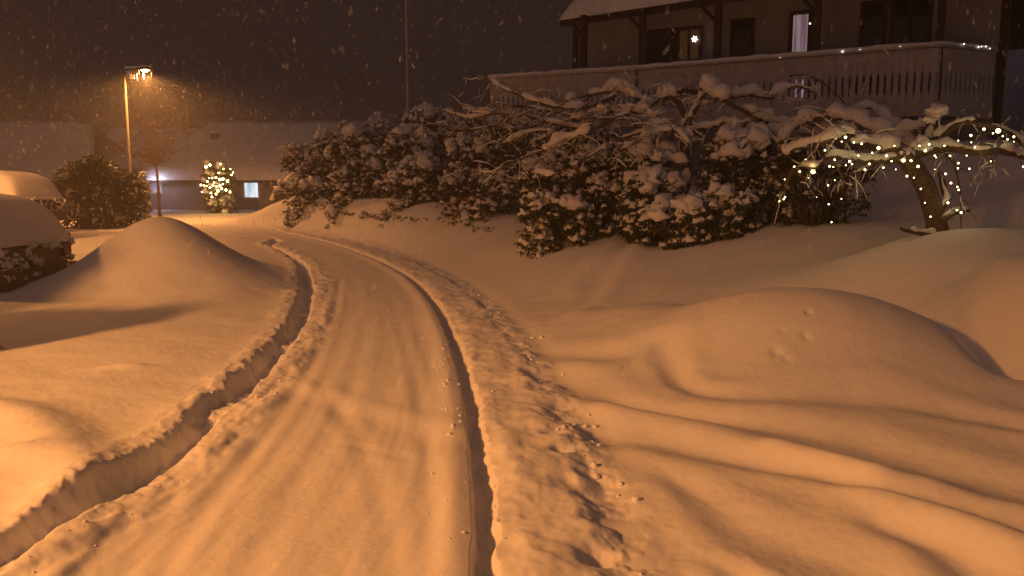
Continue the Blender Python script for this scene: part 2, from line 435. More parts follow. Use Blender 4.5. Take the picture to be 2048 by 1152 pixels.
# ------------------------------------------------------------------ main house on the rise
e = Vector((-.853, .521, 0)).normalized(); nrm = Vector((-e.y, e.x, 0)) if False else Vector((.521, .853, 0)).normalized()
F0 = Vector((8.3, 16.1, 0))
def H(s, t, z): return F0+e*s+nrm*t+Vector((0, 0, z))
Mh = Matrix((( e.x, nrm.x, 0), (e.y, nrm.y, 0), (0, 0, 1)))
def hray(px, py, t):                       # where a sight line meets the plane t metres behind the balcony front
    r = Vector(ray(px, py)); o = Vector((0, 0, CAMH)); p0 = F0+nrm*t
    k = (p0-o).dot(nrm)/r.dot(nrm); q = o+r*k
    return (q-F0).dot(e), q.z
WT = 1.7
house = empty('house', tuple(H(0, WT, 2.0))); tag(house, 'cream two-storey house with a long white railed balcony under a snowy roof', 'house')
def hbox(mb, s0, s1, t0, t1, z0, z1):
    mb.box(H((s0+s1)/2, (t0+t1)/2, (z0+z1)/2), (abs(s1-s0), abs(t1-t0), abs(z1-z0)), Mh)
sL_, _ = hray(1150, 100, WT); sR_, _ = hray(2008, 100, WT)
FLOOR, RAIL = 3.2, 4.25
wl = MB()
w0, w1 = sR_, sL_
vs = [H(w0, WT, 1.2), H(w1, WT, 1.2), H(w1, 9.2, 1.2), H(w0, 9.2, 1.2), H(w0, WT, 6.2), H(w1, WT, 6.2), H(w1, 5.4, 7.9), H(w0, 5.4, 7.9), H(w1, 9.2, 6.2), H(w0, 9.2, 6.2)]
wl.add(vs, [(0,1,5,4), (1,2,8,6,5), (2,3,9,8), (3,0,4,7,9), (0,3,2,1), (4,5,6,7), (7,6,8,9)])
wo = wl.build('wall', M_wall, house)
# thin board joints modelled as battens
bt = MB()
k = w0+.3
while k < w1-.1:
    hbox(bt, k, k+.03, WT-.014, WT+.01, 1.3, 6.1); k += .62
bt.build('wall_battens', M_wall, house)
for a_, b_ in ((w0-.05, w0+.10), (w1-.10, w1+.05)):
    cb = MB(); hbox(cb, a_, b_, WT-.05, WT+.12, 1.2, 6.3); cb.build('corner_board', M_darkwood, house)
def window(px0, px1, py0, py1, lit=None, mull=0, name='window', zbot=None):
    s0, zt = hray(px0, py0, WT); s1, zb = hray(px1, py1, WT)
    if zbot is not None: zb = zbot
    a, b = min(s0, s1), max(s0, s1)
    fr = MB(); wd = .09
    hbox(fr, a, b, WT-.05, WT-.003, zt-wd, zt); hbox(fr, a, b, WT-.06, WT-.003, zb, zb+wd)
    hbox(fr, a, a+wd, WT-.045, WT-.003, zb+wd, zt-wd); hbox(fr, b-wd, b, WT-.045, WT-.003, zb+wd, zt-wd)
    for i in range(mull):
        c = a+(b-a)*(i+1)/(mull+1); hbox(fr, c-.035, c+.035, WT-.04, WT-.003, zb+wd, zt-wd)
    f = fr.build(name, M_darkwood, house)
    g = MB(); hbox(g, a+wd, b-wd, WT-.018, WT-.006, zb+wd, zt-wd)
    g.build('pane', lit or M_glass, f)
    return a, b, zb, zt
M_curtain = bpy.data.materials.new('lit_curtain'); M_curtain.use_nodes = True
def curtain_mat(m, c1, c2, strength, scale):
    n = m.node_tree.nodes; l = m.node_tree.links; b = n['Principled BSDF']; b.inputs['Base Color'].default_value = (.3, .3, .3, 1)
    tc = n.new('ShaderNodeTexCoord'); mp = n.new('ShaderNodeMapping'); mp.inputs['Scale'].default_value = (scale, scale, .3)
    tx = n.new('ShaderNodeTexNoise'); tx.inputs['Scale'].default_value = 1; tx.inputs['Detail'].default_value = 2
    r = n.new('ShaderNodeValToRGB'); r.color_ramp.elements[0].color = (*c1, 1); r.color_ramp.elements[1].color = (*c2, 1)
    r.color_ramp.elements[0].position = .4; r.color_ramp.elements[1].position = .6
    l.new(tc.outputs['Object'], mp.inputs[0]); l.new(mp.outputs[0], tx.inputs['Vector']); l.new(tx.outputs['Fac'], r.inputs[0])
    l.new(r.outputs[0], b.inputs['Emission Color']); b.inputs['Emission Strength'].default_value = strength
curtain_mat(M_curtain, (.16, .10, .12), (.42, .30, .36), .75, 7)
window(1286, 1352, 62, 128, mull=1)
window(1354, 1404, 56, 124, mat('dim_room', (.02, .01, .008), .3, emit=(.06, .03, .01), es=.5), mull=1)
window(1462, 1508, 40, 112)
window(1580, 1622, 24, 110, M_curtain, name='balcony_door', zbot=FLOOR+.1)
window(1722, 1772, 4, 100, name='balcony_door', zbot=FLOOR+.1)
window(1782, 1862, -6, 90, mull=1)
# star lamp in the window
s_, z_ = hray(1389, 78, WT-.1)
st = MB(); c = H(s_, WT-.10, z_); pts = []
for i in range(12):
    r = .085 if i % 2 == 0 else .04; a = math.pi*i/6+.2
    pts.append(c+e*(math.cos(a)*r)+Vector((0, 0, math.sin(a)*r)))
st.add(pts+[c-nrm*.04, c+nrm*.04], [(i, (i+1) % 12, 12) for i in range(12)]+[((i+1) % 12, i, 13) for i in range(12)])
so = st.build('star_lamp', mat('star_lamp_glow', (1, .9, .7), .5, emit=(1, .80, .62), es=9)); tag(so, 'small bright paper star lamp hanging in the dim balcony window', 'star lamp')
# veranda posts
post = MB()
for px in (1166, 1284, 1434, 1632, 1881):
    s_, _ = hray(px, 60, .06)
    p = MB(); hbox(p, s_-.07, s_+.07, .04, .18, FLOOR, 5.62); p.build('veranda_post', M_darkwood, house)
    # knee brace
    b = MB(); b.tube([H(s_+.05, .11, 5.15), H(s_+.42, .11, 5.55)], [.04, .04], 4); b.build('brace', M_darkwood, house)
# balcony
bal = MB()
seg = [(H(0, 0, 0), H(6.33, 0, 0))]
B1 = Vector((-.6, 21.1, 0)); C1 = Vector((9.75, 16.7, 0))
lines = [(H(0, 0, 0), H(6.33, 0, 0)), (H(6.33, 0, 0), B1), (C1, H(0, 0, 0))]
fl = MB()
fl.add([H(0,0,FLOOR-.22), H(6.33,0,FLOOR-.22), B1+Vector((0,0,FLOOR-.22)), B1+nrm*1.6+Vector((0,0,FLOOR-.22)), H(0,WT,FLOOR-.22)+nrm*.0, C1+nrm*.6+Vector((0,0,FLOOR-.22)), C1+Vector((0,0,FLOOR-.22)),
        H(0,0,FLOOR-.02), H(6.33,0,FLOOR-.02), B1+Vector((0,0,FLOOR-.02)), B1+nrm*1.6+Vector((0,0,FLOOR-.02)), H(0,WT,FLOOR-.02), C1+nrm*.6+Vector((0,0,FLOOR-.02)), C1+Vector((0,0,FLOOR-.02))],
       [(6,5,4,3,2,1,0), (7,8,9,10,11,12,13)]+[(i, (i+1) % 7, 7+(i+1) % 7, 7+i) for i in range(7)])
fl.build('balcony_floor', M_darkwood, house)
def rail(a, b, snow=True):
    d = (b-a); L = d.length; u = d/L; ang = math.atan2(u.y, u.x); R = Matrix.Rotation(ang, 3, 'Z')
    m = MB(); k = .06; i = 0
    while k < L-.03:
        c = a+u*k
        h0, h1 = FLOOR-.30, RAIL-.05
        # waisted board: wide at both ends, narrow in the middle, so dark slots show between
        z = [h0, h0+.42, h0+.50, h0+.80, h0+.88, h1]; w = [.064, .064, .042, .042, .064, .064]
        vs = []; n2 = Vector((-u.y, u.x, 0))
        for zz, ww in zip(z, w):
            for sgn, tt in ((-1, -.011), (1, -.011), (1, .011), (-1, .011)):
                vs.append(c+u*(sgn*ww)+n2*tt+Vector((0, 0, zz)))
        fs = [(q*4+j, q*4+(j+1) % 4, q*4+4+(j+1) % 4, q*4+4+j) for q in range(5) for j in range(4)]+[(3,2,1,0), (20,21,22,23)]
        m.add(vs, fs); k += .133; i += 1
    m.build('railing_boards', M_white_wood, house)
    m = MB(); n2 = Vector((-u.y, u.x, 0))*(-.0)
    mid = (a+b)/2
    m.box(mid+Vector((0, 0, RAIL-.02)), (L+.04, .13, .045), R); m.build('handrail', M_white_wood, house)
    m = MB(); m.box(mid+Vector((0, 0, FLOOR-.10)), (L, .05, .10), R); m.build('bottom_rail', M_white_wood, house)
    m = MB(); m.box(mid+Vector((0, 0, RAIL-.22)), (L, .045, .06), R); m.build('middle_rail', M_white_wood, house)
    sn = MB(); n = int(L/.16); pts = [a+u*(L*i/n)+Vector((0, 0, RAIL+.03+.02*mnoise.noise(Vector((i*.4, a.x, 0))))) for i in range(n+1)]
    sn.tube(pts, [.052+.014*mnoise.noise(Vector((i*.6, 3, a.x))) for i in range(n+1)], 10, .95)
    sn.build('rail_snow', M_snow_soft, house, True)
for a, b in lines: rail(a, b)
# posts below the balcony
for s_ in (.15, 2.2, 4.3, 6.2):
    p = MB(); hbox(p, s_-.06, s_+.06, .15, .27, 1.4, FLOOR-.22); p.build('support_post', M_darkwood, house)
# roof
E1 = Vector((1.22, 21.1, 5.5)); E2 = Vector((5.14, 18.0, 5.5)); re = (E2-E1).normalized(); rn = Vector((-re.y, re.x, 0))
E3 = E1+re*11.5
def roofslab(mb, a, b, t0, z0, t1, z1, th, lift):
    P = [a+rn*t0+Vector((0,0,z0+lift)), b+rn*t0+Vector((0,0,z0+lift)), b+rn*t1+Vector((0,0,z1+lift)), a+rn*t1+Vector((0,0,z1+lift))]
    Q = [p+Vector((0,0,th)) for p in P]
    mb.add(P+Q, [(3,2,1,0), (4,5,6,7), (0,1,5,4), (1,2,6,5), (2,3,7,6), (3,0,4,7)])
rb = MB(); roofslab(rb, E1, E3, 0, 0, 5.6, 2.5, .16, 0); roofslab(rb, E1, E3, 5.604, 2.5, 11.2, 0, .16, 0)
rf = rb.build('roof', M_darkwood, house)
# soft snow blanket on the roof
def blanket(a, b, rn_, t0, z0, t1, z1, thick, name, parent, nu=60, nv=16, seed=0, m=None, hip=(0, 0)):
    mb = MB(); L = (b-a).length; u = (b-a)/L; vs = []; top = []
    for j in range(nv+1):
        for i in range(nu+1):
            fu, fv = i/nu, j/nv
            du = min(fu, 1-fu)*L; dv = min(fv, 1-fv)*(math.hypot(t1-t0, z1-z0)) if not name.endswith('_') else 0
            dv = fv*math.hypot(t1-t0, z1-z0)
            rd = min(1, math.sqrt(max(0, min(du, dv))/.22)) if min(du, dv) < .22 else 1
            th = thick*rd*(1+.18*mnoise.noise(Vector((fu*L*.5+seed, fv*4, seed))))
            p = a+u*(hip[0]*fv+fu*(L-(hip[0]+hip[1])*fv))+rn_*(t0+(t1-t0)*fv)+Vector((0, 0, z0+(z1-z0)*fv+max(th, .005)))
            vs.append(p)
    o = len(vs)
    for j in range(nv+1):
        for i in range(nu+1):
            fu, fv = i/nu, j/nv
            vs.append(a+u*(hip[0]*fv+fu*(L-(hip[0]+hip[1])*fv))+rn_*(t0+(t1-t0)*fv)+Vector((0, 0, z0+(z1-z0)*fv)))
    fs = []; W_ = nu+1
    for j in range(nv):
        for i in range(nu):
            q = j*W_+i
            fs.append((q, q+1, q+W_+1, q+W_)); fs.append((o+q, o+q+W_, o+q+W_+1, o+q+1))
    for i in range(nu): fs.append((i, o+i, o+i+1, i+1)); q = nv*W_+i; fs.append((q, q+1, o+q+1, o+q))
    for j in range(nv): q = j*W_; fs.append((q, q+W_, o+q+W_, o+q)); q = j*W_+nu; fs.append((q, o+q, o+q+W_, q+W_))
    mb.add(vs, fs)
    return mb.build(name, m or M_snow_soft, parent, True)
blanket(E1-re*.03, E3, rn, -.04, .165, 5.6, 2.665, .36, 'roof_snow', rf)
# lights wound on the balcony rail
def bulbs(name, label, pts, r, m, group=None, wire=None, wm=None):
    t = empty(name, tuple(pts[0][0])); tag(t, label, 'string lights', group)
    vs, fs = ICO1
    meshes = {}
    for p, k in pts:
        k = k**1.4*.95; key = round(k, 2)
        if key not in meshes:
            me = bpy.data.meshes.new('bulb'); me.from_pydata([tuple(np.array(v)*r*k) for v in ICO2[0]], [], ICO2[1]); me.materials.append(m)
            me.polygons.foreach_set('use_smooth', [True]*len(me.polygons)); meshes[key] = me
        o = bpy.data.objects.new('bulb', meshes[key]); col.objects.link(o); o.location = Vector(p)-t.location; o.parent = t
    if wire:
        w = MB()
        for pl in wire: w.tube(pl, .003, 4)
        w.build('wire', wm, t)
    return t
M_wire = mat('green_wire', (.01, .02, .01), .5)
M_bulb = mat('warm_white_bulb', (1, .9, .6), .4, emit=(1, .80, .33), es=9)
M_bulb_far = mat('warm_white_far_bulb', (1, .9, .6), .4, emit=(1, .76, .28), es=14)
M_bulb_dim = mat('dim_rail_bulb', (1, .9, .7), .4, emit=(1, .85, .72), es=2.2)
pts = []
for px, py, k in ((1685,103,1.1),(1720,99,.7),(1928,88,1.0),(1957,94,1),(1963,93,.9),(1972,93,1),(1980,97,.8),(1620,47,1.2),(1560,115,.6),(1800,93,.6)):
    s_, _z = hray(px, py, -.09); p = H(s_, -.09, _z)
    if px > 1890: r_ = Vector(ray(px, py)); u_ = (C1-H(0,0,0)).normalized(); n2 = Vector((u_.y, -u_.x, 0)); k_ = ((H(0,0,0)+n2*.09)-Vector((0,0,CAMH))).dot(n2)/r_.dot(n2); p = Vector((0,0,CAMH))+r_*k_
    pts.append((p, k))
wr = [[H(6.3-i*.3, -.09, RAIL-.02-.03*abs(math.sin(i*1.3))) for i in range(22)], [H(0,-.09,RAIL-.02), C1+Vector((0,-.12,RAIL-.03))]]
bulbs('string_lights', 'short faint string of tiny lights along the balcony rail', pts, .017, M_bulb_dim, wire=wr, wm=M_wire)

# pale neighbour house at far right
nh = empty('neighbour_house', (19, 27, 2)); tag(nh, 'pale blue-grey house glimpsed behind the right end of the balcony', 'house')
m = MB(); m.box((21.6, 29, 6.0), (12, 8, 9.0), Matrix.Rotation(-.35, 3, 'Z')); m.build('wall', M_blue_wall, nh)
m = MB(); m.box((20.9, 23.6, 4.55), (10, 2.0, .14), Matrix.Rotation(-.35, 3, 'Z') @ Matrix.Rotation(.2, 3, 'X')); m.build('porch_roof', M_darkwood, nh)
m = MB(); m.box((20.9, 23.6, 4.76), (10, 2.0, .26), Matrix.Rotation(-.35, 3, 'Z') @ Matrix.Rotation(.2, 3, 'X')); m.build('porch_snow', M_snow_soft, nh)
for k in range(3):
    m = MB(); m.tube([(16.2+k*3, 24.4-k*1.1, 1.8), (16.2+k*3, 24.4-k*1.1, 4.5)], .07, 8); m.build('porch_post', M_darkwood, nh)


# ------------------------------------------------------------------ far bungalows
M_farwin = bpy.data.materials.new('cold_lit_curtain'); M_farwin.use_nodes = True
curtain_mat(M_farwin, (.14, .32, .40), (.70, .82, .95), 1.5, 2.6)
M_farwin2 = bpy.data.materials.new('cold_lit_room'); M_farwin2.use_nodes = True
curtain_mat(M_farwin2, (.12, .12, .24), (.75, .72, .95), 1.0, 1.6)
def bungalow(x0, x1, y0, depth, zf, zeave, zridge, rz, label, windows=(), chim=None, hip=(0, 0)):
    # x0..x1 along local X starting at (x0,y0)
    L = x1-x0; t = empty('bungalow', (x0, y0, zf)); tag(t, label, 'house', 'bungalows across the road')
    R = Matrix.Rotation(rz, 3, 'Z')
    def Q(a, b, c): return Vector((x0, y0, 0))+R @ Vector((a, b, 0))+Vector((0, 0, c))
    m = MB(); hd = depth/2
    m.add([Q(0,0,zf), Q(L,0,zf), Q(L,depth,zf), Q(0,depth,zf), Q(0,0,zeave), Q(L,0,zeave), Q(L,depth,zeave), Q(0,depth,zeave), Q(hip[0],hd,zridge-.2), Q(L-hip[1],hd,zridge-.2)],
          [(0,1,5,4), (1,2,6,9,5), (2,3,7,6), (3,0,4,8,7), (4,5,9,8), (6,7,8,9), (3,2,1,0)])
    m.build('wall', M_far_wall, t)
    m = MB(); sl = (zridge-zeave)/hd; ov = .6
    for sgn in (0, 1):
        P = [Q(-.5, -ov, zeave-sl*ov), Q(L+.5, -ov, zeave-sl*ov), Q(L+.5-hip[1], hd, zridge), Q(-.5+hip[0], hd, zridge)] if not sgn else \
            [Q(-.5+hip[0], hd+.004, zridge), Q(L+.5-hip[1], hd+.004, zridge), Q(L+.5, depth+ov, zeave-sl*ov), Q(-.5, depth+ov, zeave-sl*ov)]
        m.add(P+[p+Vector((0,0,.14)) for p in P], [(3,2,1,0), (4,5,6,7), (0,1,5,4), (1,2,6,5), (2,3,7,6), (3,0,4,7)])
    rf = m.build('roof', M_darkwood, t)
    u = R @ Vector((1, 0, 0)); n = R @ Vector((0, 1, 0))
    a = Q(-.5, 0, 0)
    blanket(Vector((a.x, a.y, 0)), Vector((a.x, a.y, 0))+u*(L+1), n, -ov-.03, zeave-sl*ov+.145, hd, zridge+.145, .38, 'roof_snow', rf, 50, 12, seed=x0, hip=hip)
    if chim:
        c = Q(chim, hd*.62, zridge-.95); m = MB(); m.box(c+Vector((0,0,.2)), (.5, .5, .9), R); ch = m.build('chimney', M_brick, rf)
        m = MB(); blob(m, c+Vector((0,0,.66)), (.33, .33), .6, .2, 2); m.build('chimney_snow', M_snow_soft, ch, True)
    for (a0, a1, z0, z1, mt, mull) in windows:
        f = MB(); w = .10
        for bx in ((a0, a1, z1-w, z1), (a0, a1, z0, z0+w), (a0, a0+w, z0+w, z1-w), (a1-w, a1, z0+w, z1-w)):
            f.box(Q((bx[0]+bx[1])/2, -.04, (bx[2]+bx[3])/2), (bx[1]-bx[0], .07, bx[3]-bx[2]), R)
        for i in range(mull):
            c = a0+(a1-a0)*(i+1)/(mull+1); f.box(Q(c, -.04, (z0+z1)/2), (.07, .06, z1-z0-2*w), R)
        fo = f.build('window', M_white_wood, t)
        g = MB(); g.box(Q((a0+a1)/2, -.012, (z0+z1)/2), (a1-a0-2*w, .012, z1-z0-2*w), R); g.build('pane', mt, fo)
    return t
def fx(px, d): return (px-1024)/F*d
D1 = 46
bx0 = fx(300, D1)
def lw(px): return fx(px, D1)-bx0
def zz(py): return at(1000, py, D1).z
bungalow(bx0, fx(690, D1), at(400, 400, D1).y, 9, -.1, zz(352), zz(250), 0.0, 'low bungalow with two cold lit windows behind the lamp post',
         [(lw(301), lw(327), zz(388), zz(352), M_farwin2, 0), (lw(487), lw(521), zz(398), zz(356), M_farwin, 0)], chim=lw(402), hip=(2.4, 0))
m = MB(); yb = at(400, 400, D1).y
D2 = 50
bungalow(fx(-260, D2), fx(190, D2), at(100, 400, D2).y, 9, -.1, at(0, 352, D2).z, at(0, 250, D2).z, .0, 'dark snow-roofed bungalow at the far left of the road', [(6, 7.4, .9, 2.0, M_glass, 1)], hip=(0, 2.6))
bungalow(fx(196, 56), fx(378, 56), at(300, 400, 56).y, 6, -.1, at(0, 330, 56).z, at(0, 268, 56).z, .0, 'small dark snow-roofed bungalow between its two neighbours', [])
# lit porch light by the far window
m = MB(); blob(m, Vector((fx(312, D1-.3), yb-.35, zz(357))), (.10, .10), 1, .05, 2, 0, 1)
tag(m.build('porch_lamp', mat('cold_porch_glow', (1, 1, 1), .4, emit=(.85, .85, 1), es=7), smooth=True), 'small cold white porch lamp on the bungalow wall', 'lamp')
pl = bpy.data.lights.new('porch_light', 'POINT'); pl.energy = 45; pl.color = (.75, .75, 1); pl.shadow_soft_size = .15
po = bpy.data.objects.new('porch_light', pl); col.objects.link(po); po.location = (fx(312, D1-1), yb-1.0, zz(360))
po.parent = bpy.data.objects['porch_lamp']

# flag pole
fp = at(816, 230, 27)
t = empty('flagpole', (fp.x, fp.y, 1.0)); tag(t, 'thin white flagpole rising behind the dark end of the hedge', 'flagpole')
m = MB(); m.tube([(fp.x, fp.y, .9), (fp.x, fp.y, 4), (fp.x, fp.y, 10.5)], [.055, .05, .03], 12); m.build('pole', M_white_wood, t, True)
m = MB(); blob(m, (fp.x, fp.y, 10.55), (.07, .07), 1, .05, 2, 0, 1); m.build('finial', M_metal, t, True)

# ------------------------------------------------------------------ snow-buried cars
M_paint = mat('dark_car_paint', (.05, .012, .010), .35, spec=.5)
M_paint2 = mat('maroon_car_paint', (.06, .015, .012), .35, spec=.5)
M_rubber = mat('rubber', (.012, .012, .012), .8)
M_tail = mat('tail_lamp', (.12, .006, .004), .2, spec=.5)
def car(loc, rz, label, paint, drape=.5):
    t = empty('parked_car', loc, rz); tag(t, label, 'car', 'cars buried in snow')
    T = Matrix.Translation(loc) @ Matrix.Rotation(rz, 4, 'Z')
    # x: rear=0 .. front=-4.3 ; profile stations (x, ztop, half width at belt, half width at top)
    st = [(.0, .80, .72, .66), (-.03, .95, .80, .62), (-.16, 1.22, .84, .58), (-.40, 1.41, .85, .58), (-1.2, 1.47, .86, .60), (-2.1, 1.46, .86, .60), (-2.6, 1.34, .86, .59), (-3.05, 1.02, .86, .66), (-3.7, .92, .84, .68), (-4.15, .82, .80, .66), (-4.3, .62, .70, .58)]
    def shell(off, zlow0, wob=0, ragged=0, topoff=0, rear=None):
        vs = []; N = 18
        for i, (x, zt, wb, wt) in enumerate(st):
            zlow = rear if rear and i < 3 else zlow0
            x2 = x+(off if i == 0 else (-off if i == len(st)-1 else off*(1-2*i/(len(st)-1))*.6)); zt2 = zt+off*.6+topoff
            for k in range(N+1):
                a = -1+2*k/N
                # cross-section path: bottom left -> belt -> roof -> belt -> bottom right
                s = abs(a); sg = -1 if a < 0 else 1
                if s > .72: y = wb+off; f = (1-s)/.28; z = zlow+(max(.62, zlow)-zlow)*f
                elif s > .40: f = (.72-s)/.32; y = (wb+off)*(1-f)+(wt+off)*f; z0_ = max(.62, zlow); z = z0_+(zt2-.06-z0_)*f
                else: f = s/.40; y = (wt+off)*f**.8; z = zt2-.06*f**3
                z = min(z, zt2) if s <= .72 else z
                if wob: 
                    nn = mnoise.noise(Vector((x*1.3+sg*3, z*2.5, y*1.2))); y += wob*nn; z += wob*.5*nn
                if ragged and s > .9: z += ragged*mnoise.noise(Vector((x*3.1, sg*2, 7)))+.5*ragged*mnoise.noise(Vector((x*9.1, sg*2, 3)))
                vs.append(Vector((x2, sg*y, z)))
        W_ = N+1; fs = []
        for i in range(len(st)-1):
            for k in range(N): fs.append((i*W_+k, i*W_+k+1, (i+1)*W_+k+1, (i+1)*W_+k))
        fs.append(tuple(range(N, -1, -1))); fs.append(tuple((len(st)-1)*W_+k for k in range(N+1)))
        return vs, fs
    def put(name, vf, m, sm=True, sub=0, parent=t):
        mb = MB(); mb.add([T @ v for v in vf[0]], vf[1]); o = mb.build(name, m, parent, sm)
        if sub:
            md = o.modifiers.new('sub', 'SUBSURF'); md.levels = md.render_levels = sub
        return o
    put('body', shell(0, .28), paint, True, 1)
    sn = put('snow_layer', shell(.09, .62, .07, .30, .10, rear=.86), M_snow_soft, True, 2)
    for x in (-.75, -3.45):
        for sg in (-1, 1):
            mb = MB(); mb.tube([T @ Vector((x, sg*.70, .31)), T @ Vector((x, sg*.88, .31))], .31, 22); wo_ = mb.build('wheel', M_rubber, t)
            mb = MB(); mb.tube([T @ Vector((x, sg*.87, .31)), T @ Vector((x, sg*.895, .31))], .19, 16); mb.build('rim', M_metal, wo_)
    mb = MB(); Rm = Matrix.Rotation(rz, 3, 'Z')
    mb.box(T @ Vector((.05, 0, .42)), (.16, 1.5, .24), Rm); mb.build('rear_bumper', paint, t)
    for sg in (-1, 1):
        mb = MB(); mb.box(T @ Vector((-.02, sg*.70, .80)), (.10, .16, .34), Rm); mb.build('tail_light', M_tail, t)
    # clots of snow clinging to the tail and sill
    mb = MB()
    for _ in range(110):
        if random.random() < .5: p = Vector((.07+random.uniform(-.02, .04), random.uniform(-.75, .75), random.uniform(.35, .9)))
        else: p = Vector((random.uniform(-3.9, -.1), -random.uniform(.86, .93), random.uniform(.30, .62)))
        r = random.uniform(.015, .065)
        blob(mb, T @ p, (r, r*.8), .9, .8, 2, rz, .9)
    mb.build('clinging_snow', M_snow_soft, t, True)['kind'] = 'stuff'
c1 = at(128, 575, 10.9)
car((c1.x-.85, c1.y+.80, -.14), math.radians(-7), 'snow-buried car at the left edge of the picture beside the big mound', M_paint)
c2 = at(122, 405, 20)
car((c2.x-1.0, c2.y+.8, .30), math.radians(-12), 'second snow-covered car standing farther back in front of the dark shrubs', M_paint2)

# ------------------------------------------------------------------ vegetation
def leaf(mb, b, d, L, w, droop):
    d = d.normalized(); s = d.cross(Vector((0, 0, 1)))
    if s.length < .05: s = Vector((1, 0, 0))
    s.normalize()
    m_ = b+d*L*.5+Vector((0, 0, -droop*.3*L)); tip = b+d*L*.9+Vector((0, 0, -droop*L)); up = Vector((0, 0, .12*w))
    mb.add([b, m_+s*w*.5+up, m_-up, m_-s*w*.5+up, tip], [(0,2,1), (0,3,2), (1,2,4), (2,3,4)])
def shrub(lobes, n, leafL, label, cat='shrub', group=None, name='evergreen_shrub', ml=M_leaf, snow=.75, snow_r=.09, base=None, twigs=30, barkm=None, big=0.25):
    """lobes: list of (Vector centre, rx, ry, rz)"""
    if base is None:
        c = sum((l[0] for l in lobes), Vector())/len(lobes); base = Vector((c.x, c.y, hz(c.x, c.y)))
    t = empty(name, tuple(base)); tag(t, label, cat, group)
    lv, sn, br = MB(), MB(), MB()
    wts = [l[1]*l[3] for l in lobes]
    for k in range(int(n*1.7)):
        c, rx, ry, rz_ = random.choices(lobes, wts)[0]
        v = Vector((random.gauss(0, 1), random.gauss(0, 1), random.gauss(0, 1))).normalized()
        if v.z < -.45: v.z *= -.6
        f = 1-abs(random.gauss(0, .13)) if random.random() < .8 else random.uniform(.4, .9)
        f *= 1+.16*mnoise.noise(v*2.3+c)
        p = c+Vector((v.x*rx*f, v.y*ry*f, v.z*rz_*f))
        g = hz(p.x, p.y)
        if random.random() < .30 and p.z > g: p.z = g+.03+(p.z-g)*random.uniform(0, .6)
        if p.z < g+.03: p.z = g+random.uniform(.03, .2)
        # skip gaps
        if mnoise.noise(p*2.1+Vector((5, 1, 2))) < -.22 and random.random() < .8: continue
        q = (v+Vector((0, 0, .25))).normalized(); a0 = random.random()*6.28
        for j in range(random.randint(5, 8)):
            a = a0+j*6.28/7; dd = Vector((math.cos(a), math.sin(a), random.uniform(-.5, .25)))+q*.5
            leaf(lv, p, dd, leafL*random.uniform(.7, 1.2), leafL*.36, random.uniform(.2, .8))
        if random.random() < snow*(.80+.4*max(v.z, 0)):
            r = snow_r*random.uniform(.35, 1.25)*(1.25 if v.z > .5 else 1)
            if random.random() < big*max(v.z, .1): r *= random.uniform(1.5, 2.4)
            blob(sn, p+Vector((0, 0, leafL*.10)), (r, r*random.uniform(.6, 1.1)), .9, .8, 2, random.random()*6, .6)
    for k in range(twigs):
        c, rx, ry, rz_ = random.choice(lobes)
        v = Vector((random.gauss(0, 1), random.gauss(0, 1), abs(random.gauss(0, .8)))).normalized()
        tip = c+Vector((v.x*rx, v.y*ry, v.z*rz_))*random.uniform(.8, 1.12)
        b0 = base+Vector((random.uniform(-.25, .25), random.uniform(-.2, .2), -.05)); b0.x = base.x*.5+c.x*.5+random.uniform(-.2, .2)
        pts = [b0.lerp(tip, i/6)+Vector((0, 0, .35*math.sin(math.pi*i/6)*.5))+.12*mnoise.noise_vector(b0.lerp(tip, i/6)*1.8+Vector((k, 0, 0))) for i in range(7)]
        br.tube(pts, [.022*(1-i/7.5) for i in range(7)], 5)
    lv.build('leaves', ml, t); br.build('branches', barkm or M_bark, t, True)
    sn.build('snow_clumps', M_snow_soft, t, True)
    return t
def lobe(px, py, d, rpx, rpy, ry=None):
    c = at(px, py, d); return (c, rpx/F*d, ry or rpx/F*d*.8, rpy/F*d)
G1 = 'snow-laden evergreen shrubs of the hedge'
shrub([lobe(600,330,27.5,36,42), lobe(640,355,27,40,50), lobe(610,385,26.5,42,28), lobe(660,300,27,34,36)], 800, .17, 'rounded snow-crusted shrub at the far left end of the hedge', group=G1, ml=M_leaf_brown, snow=.62, snow_r=.075, twigs=12)
shrub([lobe(700,320,24,52,70), lobe(740,350,23.5,50,50), lobe(690,370,23.5,36,35), lobe(755,290,24.5,48,50)], 1100, .15, 'tan speckled shrub second from the far end of the hedge', group=G1, ml=M_leaf_brown, snow=.62, snow_r=.075, twigs=16)
shrub([lobe(820,320,21.5,58,70), lobe(850,360,20.5,56,50), lobe(800,375,20.5,44,30), lobe(870,280,22,52,50), lobe(850,245,22,50,28)], 1300, .14, 'broad shrub with hanging snow lumps in the middle of the hedge', group=G1, ml=M_leaf_brown, snow=.62, snow_r=.075, twigs=30)
shrub([lobe(950,330,18.5,62,60), lobe(985,380,17.5,52,36), lobe(925,380,18,52,34), lobe(1000,300,18.5,55,50), lobe(950,262,19,62,34), lobe(1040,255,17.5,60,34)], 1500, .12, 'twiggy brown shrub left of the low dark evergreen', group=G1, ml=M_leaf_brown, snow=.5, snow_r=.06, twigs=110)
shrub([lobe(1100,370,14,62,62), lobe(1080,420,13.2,44,32), lobe(1140,430,13.2,46,30), lobe(1180,350,14,66,66), lobe(1150,290,14.3,80,50), lobe(1210,395,13.5,52,42)], 1500, .13, 'dark evergreen shrub with pale snow tufts drooping onto the bank', group=G1, snow=.60, snow_r=.06, twigs=40)
shrub([lobe(1300,400,12.8,56,54), lobe(1330,450,12.0,56,40), lobe(1290,340,13.2,60,60), lobe(1390,440,12.0,60,44)], 1500, .13, 'leafy evergreen shrub round the snow-plastered trunk', group=G1, snow=.62, snow_r=.06, twigs=40)
